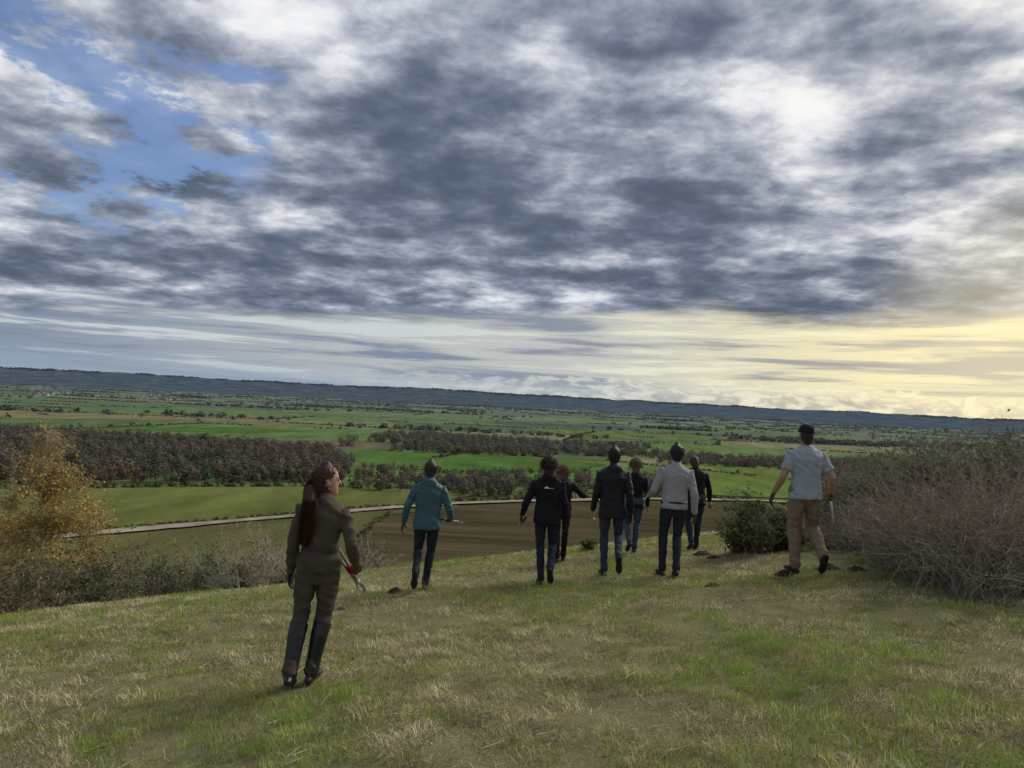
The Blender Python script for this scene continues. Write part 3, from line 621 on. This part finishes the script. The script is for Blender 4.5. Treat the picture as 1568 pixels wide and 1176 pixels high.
        wv=(wv-d2*wv.dot(d2)).normalized(); nn=d2.cross(wv)*(-1 if sd_>0 else 1); gm=(glL,glR)[q]; cr=1.0 if tool else .45
        hs=s*1.02; gk=1.1 if gm!=skin else 1.
        fig.loft([w_-d*.05*hs,w_,w_+d2*.03*hs,w_+d2*.065*hs,w_+d2*.092*hs],[(.028*hs*gk,.026*hs),(.028*hs*gk,.022*hs*gk),(.037*hs,.019*hs*gk),(.042*hs,.017*hs*gk),(.040*hs,.014*hs*gk)],gm,side=wv,n=14)
        for off,LL in zip((.031,.0105,-.0105,-.031),(.074,.084,.077,.060)):
            p=w_+d2*.085*hs+wv*off*hs; th_=0; pts=[p]; 
            for frac,cu in zip((.45,.31,.24),(38,58,45)):
                th_+=math.radians(cu*cr*1.25); dd=d2*math.cos(th_)+nn*math.sin(th_); p=p+dd*LL*frac*hs; pts.append(p)
            fig.loft(pts,[.0098*hs*gk,.0095*hs*gk,.009*hs*gk,.0078*hs*gk],gm,side=wv,n=8)
        p=w_+d2*.028*hs+wv*.028*hs; a1=(wv*.65+d2*.6+nn*.35).normalized(); a2=(wv*.15+d2*.7+nn*(.5+.5*cr)).normalized()
        fig.loft([p,p+a1*.035*hs,p+a1*.035*hs+a2*.03*hs,p+a1*.035*hs+a2*.052*hs],[.014*hs,.0125*hs*gk,.011*hs*gk,.009*hs],gm,side=nn,n=8)
        wr.append(w_); grip.append((w_+d2*.105*hs+nn*.026*hs,wv))
    hy_=math.radians(g('hyaw',0)); hp_=math.radians(g('hpitch',5))
    Hm=Matrix.Rotation(-hy_,3,'Z')@Matrix.Rotation(-hp_,3,'X'); hx_=Hm@V3((1,0,0));hf=Hm@V3((0,1,0));hu=Hm@V3((0,0,1))
    nb=T(.50,-.01); hb=T(.555,.012)
    HC=hb+hu*.10*s
    fig.loft([nb,nb.lerp(hb,.6),HC-hf*.02*s],[.060*s,.056*s,.055*s],skin,n=16)
    hp=lambda h,f,x=0: hb+hu*(h*s-.01)+hf*(f*s)+hx_*(x*s)
    hf3=(hx_,hf,hu)
    prof=[(.0,.030,.028,.062),(.02,.046,.052,.042),(.05,.060,.074,.020),(.085,.069,.088,.008),(.12,.074,.094,.002),(.155,.076,.097,-.003),(.19,.070,.09,-.007),(.215,.053,.07,-.008),(.230,.028,.038,-.008)]
    fig.loft([hp(h,f) for h,_,_,f in prof],[(a_*s,b_*s) for _,a_,b_,_ in prof],skin,fixed=hf3,n=22)
    fig.loft([hp(.125,.092),hp(.10,.108),hp(.083,.112)],[.008*s,.012*s,.015*s],skin,side=hx_,n=8)
    fig.ell(hp(.055,.088),(.024*s,.012*s,.007*s),skin,Hm);fig.ell(hp(.046,.084),(.02*s,.012*s,.007*s),skin,Hm);fig.ell(hp(.015,.085),(.02*s,.014*s,.014*s),skin,Hm)
    fig.ell(hp(.142,.085),(.052*s,.012*s,.009*s),skin,Hm)
    for sd_ in (-1,1): fig.ell(hp(.105,-.005,sd_*.078),(.011*s,.019*s,.032*s),skin,Hm)
    hk=g('hairk','short')
    if hk!='cap':
        e=.012 if hk=='short' else (.018 if hk=='pony' else .02)
        lo=.055 if hk=='short' else (.04 if hk=='pony' else .02)
        pr=[(lo,.060,.060,-.034),(.08,.070,.074,-.026),(.12,.076,.084,-.02),(.155,.079,.090,-.014),(.19,.074,.088,-.008),(.218,.056,.07,-.006),(.238,.030,.04,-.006)]
        fig.loft([hp(h,f-.004-(e-.012)*.4) for h,_,_,f in pr],[((a_+e*.45)*s,(b_+e*.45)*s) for _,a_,b_,_ in pr],hair,fixed=hf3,n=20)
        if hk=='curly':
            for _ in range(90):
                th_=random.uniform(0,6.283);ph=math.acos(random.uniform(-.35,1)); dv=V3((math.sin(ph)*math.cos(th_),math.sin(ph)*math.sin(th_),math.cos(ph)))
                if dv.y>.45 and dv.z<.6: continue
                c_=hp(.130,-.014)+(hx_*dv.x*.094+hf*dv.y*.102+hu*dv.z*.108)*s; fig.ell(c_,[random.uniform(.010,.027)*s]*3,hair,n=8)
    else:
        pr=[(.055,.062,.062,-.034),(.10,.074,.080,-.022),(.13,.077,.086,-.018)]
        fig.loft([hp(h,f) for h,_,_,f in pr],[(a_*s,b_*s) for _,a_,b_,_ in pr],hair,fixed=hf3,n=20)
        cpm=mi(sp_['cap']); pr=[(.145,.084,.104,0),(.175,.085,.104,-.003),(.21,.076,.093,-.006),(.235,.053,.066,-.006),(.247,.02,.03,-.006)]
        fig.loft([hp(h,f) for h,_,_,f in pr],[(a_*s,b_*s) for _,a_,b_,_ in pr],cpm,fixed=hf3,n=22,round_=False)
        fig.loft([hp(.150,.07),hp(.152,.12),hp(.142,.165)],[(.07*s,.008*s),(.065*s,.007*s),(.035*s,.006*s)],cpm,side=hx_,n=14)
    if g('scarf'):
        sc_=mi(sp_['scarf']); fig.loft([T(.555,-.002),T(.568,.001)],[.064*s,.062*s],sc_,fixed=fx3,n=18)
    src=[wld(v) for v in fig.v]
    me=bpy.data.meshes.new(name+"_src"); me.from_pydata([tuple(v) for v in src],[],fig.f); ob=bpy.data.objects.new("tmp",me); COL.objects.link(ob)
    md=ob.modifiers.new("r",'REMESH'); md.mode='VOXEL'; md.voxel_size=.0072; md.use_smooth_shade=True
    sm=ob.modifiers.new("s",'SMOOTH'); sm.factor=.5; sm.iterations=2
    dg=bpy.context.evaluated_depsgraph_get(); nm=bpy.data.meshes.new_from_object(ob.evaluated_get(dg)); bpy.data.objects.remove(ob)
    bvh=BVHTree.FromPolygons(src,fig.f); nm.materials.clear()
    for m_ in K: nm.materials.append(m_)
    extra=None
    if g('logo'): extra=mi(sp_['logo']); 
    if extra is not None and extra>=len(nm.materials): nm.materials.append(sp_['logo'])
    vm_=np.zeros(len(nm.vertices),int); idx=[]
    Rinv=Rz.inverted(); lc0=T(.36)
    for p in nm.polygons:
        r_=bvh.find_nearest(p.center); k=fig.m[r_[2]] if r_[2] is not None else top
        if extra is not None and k==top:
            q=Rinv@(p.center-V3((X,Y,bz)))-lc0; u_=q.dot(SX);w_=q.dot(U)
            if q.y<0:
                if abs(u_+.03)<.045*(1-max(0,(w_))/.03) and 0<w_<.028: k=extra
                if .0<u_-.03<.05 and -.008<w_<.008 and int(u_*120)%2: k=extra
        idx.append(k)
        for vi in p.vertices: vm_[vi]=k
    nm.polygons.foreach_set('material_index',idx); nm.polygons.foreach_set('use_smooth',[True]*len(idx))
    cloth={top,leg}; nrm=[v.normal.copy() for v in nm.vertices]; off=Vector((fx*.1,0,0)); fo_=g('fold',.8)
    for v,nn_ in zip(nm.vertices,nrm):
        k=vm_[v.index]
        if k in cloth:
            p=v.co; a_=noise.noise(Vector((p.x*6,p.y*6,p.z*11+p.x*4))+off); b_=noise.noise(Vector((p.x*13+p.z*8,p.y*13,p.z*17-p.x*8))+off)
            v.co=p+nn_*((.6-abs(a_)*3.0)*.007+b_*.004)*fo_
        elif k==hair:
            p=v.co; q_=1.6 if hk=='curly' else .7; v.co=p+nn_*(noise.noise(p*45)*.007*q_+noise.noise(p*90)*.004*q_)
    E=bpy.data.objects.new(name,None); COL.objects.link(E); E.location=(X,Y,bz)
    def child(o):
        o.parent=E; o.matrix_parent_inverse=Matrix.Translation((-X,-Y,-bz))
    bo=bpy.data.objects.new("body",nm); COL.objects.link(bo); child(bo)
    ef=Fig(); 
    for sd_ in (-1,1): ef.ell(wld(hp(.122,.084,sd_*.030)),[.0115*s]*3,0)
    em=bpy.data.meshes.new("eyes"); em.from_pydata([tuple(v) for v in ef.v],[],ef.f); em.materials.append(cm('eye',(.05,.035,.03),.2,.5,0)); eo=bpy.data.objects.new("eyes",em);COL.objects.link(eo);child(eo)
    SP=[]
    def strand(pts,w):
        for a_,b_ in zip(pts[:-1],pts[1:]): SP.append((wld(a_),wld(b_),w))
    if hk=='curly':
        for _ in range(900):
            th_=random.uniform(0,6.283);ph=math.acos(random.uniform(-.4,1)); dv=V3((math.sin(ph)*math.cos(th_),math.sin(ph)*math.sin(th_),math.cos(ph)))
            if dv.y>.5 and dv.z<.6: continue
            D_=(hx_*dv.x+hf*dv.y+hu*dv.z); c_=hp(.130,-.014)+(hx_*dv.x*.087+hf*dv.y*.095+hu*dv.z*.10)*s
            a1=D_.orthogonal().normalized();a2=D_.cross(a1);ph0=random.uniform(0,6);Ls=random.uniform(.02,.07)*s
            strand([c_+D_*Ls*t/6+(a1*math.cos(ph0+t*1.3)+a2*math.sin(ph0+t*1.3))*.009+V3((0,0,-.014*(t/6)**2)) for t in range(7)],.0014)
    elif hk in('short','pony'):
        for _ in range(500):
            th_=random.uniform(0,6.283);ph=math.acos(random.uniform(-.3,1)); dv=V3((math.sin(ph)*math.cos(th_),math.sin(ph)*math.sin(th_),math.cos(ph)))
            if dv.y>.4 and dv.z<.65: continue
            D_=(hx_*dv.x+hf*dv.y+hu*dv.z); c_=hp(.13,-.015)+(hx_*dv.x*.080+hf*dv.y*.092+hu*dv.z*.108)*s
            dn=(V3((0,-.4,-.7))+D_*.35) if hk=='short' else (hf*-1-hu*.4); Ls=.03*s if hk=='short' else .05*s
            dn=(dn-D_*dn.dot(D_)*.8).normalized()
            strand([c_,c_+dn*Ls*.5+D_*.004,c_+dn*Ls+D_*(.006 if hk=='short' else 0)],.0016)
    if hk=='pony':
        a0=T(.50,-.13,-.08); path=[hp(.14,-.075),hp(.125,-.112),hp(.07,-.125),a0+V3((0,-.01,0)),a0+V3((-.01,-.03,-.12)),a0+V3((-.02,-.035,-.25)),a0+V3((-.03,-.02,-.35))]
        wds=[.022,.026,.038,.046,.046,.036,.010]
        core=Fig(); core.loft([wld(p) for p in path],[w_*.8 for w_ in wds],0,n=12)
        pm=bpy.data.meshes.new("ponytail_core"); pm.from_pydata([tuple(v) for v in core.v],[],core.f); pm.materials.append(sp_['hair']); pm.polygons.foreach_set('use_smooth',[True]*len(pm.polygons))
        po=bpy.data.objects.new("ponytail",pm);COL.objects.link(po);child(po)
        for _ in range(1000):
            a_=random.uniform(0,6.283); rd=math.sqrt(random.uniform(.4,1.25)); end=random.uniform(.7,1.0)
            pts=[]; wx=random.gauss(0,.006)
            for t in range(13):
                u_=t/12*6*end; i_=min(int(u_),5); f_=u_-i_; p=path[i_].lerp(path[i_+1],f_); w_=wds[i_]*(1-f_)+wds[i_+1]*f_
                pts.append(p+V3((math.cos(a_+t*.06)*w_*rd+wx*t/6,math.sin(a_+t*.06)*w_*rd*.8,0))+V3((random.gauss(0,.0012),0,0)))
            strand(pts,.0014)
    if SP:
        p0=np.array([q[0] for q in SP]);p1=np.array([q[1] for q in SP]); Vv,Fv,_=prisms(p0,p1,np.array([q[2] for q in SP]),np.array([q[2] for q in SP]),np.zeros(3))
        ho=mesh_np("hair_strands",Vv,Fv,sp_['hair']); child(ho)
    for q in (0,1):
        tl=g('tools',(None,None))[q]
        if not tl: continue
        c,ax=grip[q]; ax=ax.normalized(); pn=ax.orthogonal().normalized() if abs(ax.x)>.9 else (V3((1,0,0))-ax*ax.x).normalized(); tf2=Fig()
        if tl[0]=='loppers':
            L0,L1=tl[2]
            for sg in (-1,1):
                o_=pn*sg*.014; tf2.loft([c-ax*L0+o_*2.2,c-ax*(L0-.14)+o_*1.6],[.016,.015],0,n=8); tf2.loft([c-ax*(L0-.14)+o_*1.6,c+o_,c+ax*(L1-.12)+o_*.6],[.010,.010,.010],1,n=8)
            e=c+ax*(L1-.12); tf2.ell(e,(.024,.024,.024),2)
            tf2.loft([e,e+ax*.04+pn*.02,e+ax*.09+pn*.018,e+ax*.12+pn*.0],[(.014,.004),(.018,.004),(.014,.004),(.004,.003)],2,n=8)
            tf2.loft([e,e+ax*.03-pn*.02,e+ax*.07-pn*.03,e+ax*.10-pn*.015],[(.008,.005),(.009,.005),(.008,.005),(.005,.004)],2,n=8)
        else:
            L0,L1=tl[2]; tf2.loft([c-ax*L0,c-ax*L0*.3,c+ax*.05,c+ax*.08],[.014,.016,.014,.015],0,n=10)
            tf2.loft([c+ax*.07,c+ax*(.07+L1*.5),c+ax*(.07+L1)],[(.017,.003),(.015,.003),(.007,.002)],1,n=8,side=pn)
        tm=bpy.data.meshes.new("tool"); tm.from_pydata([tuple(wld(v)) for v in tf2.v],[],tf2.f)
        for mm_ in (tl[3] if len(tl)>3 else [cm('tool_grip',(.02,.02,.02),.6),cm('tool_metal',(.22,.23,.24),.4,.5,0),cm('tool_blade',(.32,.32,.33),.35,.6,0)]): tm.materials.append(mm_)
        if len(tl)<=3 and tl[0]=='saw': tm.materials[1]=cm('saw_blade',(.65,.65,.65),.45,.5,0)
        for p,k in zip(tm.polygons,tf2.m): p.material_index=k;p.use_smooth=True
        to=bpy.data.objects.new("loppers" if tl[0]=='loppers' else "pruning_saw",tm); COL.objects.link(to)
    return E
black=cm('black_cloth',(.016,.016,.020)); blackglove=cm('black_glove',(.015,.015,.016),.7,.3)
jeans=cm('blue_denim',(.055,.078,.12)); dkjeans=cm('dark_denim',(.026,.032,.045)); shoe=cm('dark_shoe',(.02,.018,.017),.6,.3); rubber=cm('rubber_boot',(.012,.014,.016),.35,.5,.03)
hd=cm('dark_brown_hair',(.045,.026,.017),.5,.4); hl=cm('light_brown_hair',(.17,.10,.052),.6,.3); hauburn=cm('auburn_hair',(.050,.018,.012),.5,.4); hbl=cm('black_hair',(.014,.011,.010),.5,.4)
brownglove=cm('brown_glove',(.10,.07,.05)); olive=cm('olive_canvas',(.088,.072,.056))
person("woman_in_olive_overalls",468,1044,1.65,dict(top=olive,leg=olive,shoe=rubber,hair=hauburn,hairk='pony',gloveL=blackglove,gloveR=cm('red_glove',(.36,.018,.03),.7),
  boots=1,feet=((-.09,-.10,.0,16),(.065,.06,0,0)),pel=(.06,.0),side=1,lean=5,hyaw=68,hpitch=0,hands=((-.08,.04,-.50),(.13,.05,-.49)),reach=(.535,.50),hem=-.03,hemw=.97,waist=.93,bulk=1.0,shw=.96,hipw=1.03,belt=cm('olive_belt',(.065,.052,.04)),scarf=cm('red_scarf',(.12,.015,.015)),
  tools=(None,('loppers',(.32,.45,-.80),(.42,.26))),fold=1.2,baggy=1.08))
teal=cm('teal_waterproof',(.048,.115,.138),.6,.3)
person("man_in_teal_jacket",646,902,1.77,dict(top=teal,leg=dkjeans,shoe=shoe,hair=hd,hairk='short',feet=((-.07,-.24,.10,62),(.04,.22,0,0)),pel=(.03,0),lean=6,hands=((-.15,.06,-.46),(.12,.20,-.42)),reach=(.52,.48),hood=1,bulk=1.10,gloveL=brownglove,gloveR=brownglove,
  tools=(None,('loppers',(.75,.6,-.25),(.22,.28))),yaw=2))
person("man_in_black_hoodie",833,894,1.75,dict(top=black,leg=dkjeans,shoe=shoe,hair=hd,hairk='curly',feet=((-.06,.10,0,0),(.07,-.20,.07,50)),pel=(0,0),lean=4,hands=((-.15,.12,-.42),(.09,.04,-.46)),reach=(.50,.535),hood=1,bulk=1.10,gloveL=blackglove,gloveR=blackglove,logo=cm('white_print',(.8,.8,.8)),
  tools=(('loppers',(-.1,.8,-.5),(.2,.25)),None)))
person("person_with_loppers_on_shoulder",857,860,1.68,dict(top=black,leg=black,shoe=shoe,hair=hl,hairk='curly',feet=((-.07,-.05,0,10),(.07,.15,0,0)),pel=(.0,0),lean=6,hands=((-.15,.12,-.40),(.10,.22,-.12)),hyaw=20,
  tools=(None,('loppers',(-.30,-.55,.62),(.25,.42),[cm('pale_grip',(.6,.6,.55)),cm('tool_metal',(.22,.23,.24),.4,.5,0),cm('tool_blade',(.32,.32,.33),.35,.6,0)]))))
person("man_in_black_jacket",933,881,1.89,dict(top=cm('navy_shell',(.014,.015,.020),.6,.3),leg=cm('slate_denim',(.045,.06,.085)),shoe=shoe,hair=hbl,feet=((-.09,.10,0,0),(.09,-.24,.09,58)),pel=(0,0),lean=4,hands=((-.07,.10,-.49),(.07,-.05,-.49)),hood=1,bulk=1.10,hem=-.17,collar=1,gloveL=SKIN,gloveR=blackglove))
person("woman_in_dark_top",966,847,1.72,dict(top=black,leg=jeans,shoe=shoe,hair=hl,hairk='curly',feet=((-.08,-.12,.05,35),(.07,.12,0,0)),pel=(.03,0),lean=4,hands=((-.10,.08,-.46),(.09,.1,-.46)),bulk=1.0,waist=.92,shw=.95))
person("man_in_grey_fleece",1025,882,1.89,dict(top=cm('grey_fleece',(.36,.36,.37)),leg=cm('charcoal_trousers',(.03,.033,.04)),shoe=shoe,hair=hbl,feet=((-.10,.18,0,0),(.06,-.05,.0,12)),pel=(0.02,0),lean=4,hands=((-.12,.24,-.38),(.08,-.02,-.49)),reach=(.44,.535),hem=-.06,hemw=.97,bulk=1.04,gloveL=brownglove,gloveR=brownglove,
  tools=(('saw',(-.1,.9,-.7),(.06,.25)),None),side=2,fold=.7))
person("man_in_dark_coat",1060,843,1.76,dict(top=black,leg=dkjeans,shoe=shoe,hair=hd,feet=((-.08,-.1,.03,25),(.07,.12,0,0)),pel=(.03,0),lean=14,hpitch=40,hands=((-.14,.08,-.46),(.13,.15,-.43)),bulk=1.02,tools=(None,('saw',(.1,.9,-.5),(.06,.25)))))
person("man_in_pale_tshirt",1228,877,1.94,dict(top=cm('pale_blue_cotton',(.36,.42,.46)),leg=cm('khaki_cotton',(.25,.19,.13)),shoe=shoe,hair=hd,hairk='cap',cap=cm('dark_cap',(.02,.022,.03)),tshirt=1,collar=0,feet=((-.10,.12,0,0),(.14,-.22,.06,52)),pel=(0,0),lean=3,hands=((-.15,.10,-.45),(.17,.08,-.45)),reach=(.52,.50),hem=-.09,hemw=1.04,bulk=1.10,baggy=1.22,gloveL=brownglove,gloveR=brownglove,hpitch=-5,
  tools=(None,('saw',(.12,-.1,-.95),(.06,.30))),yaw=-3,fold=.9))
print('done')
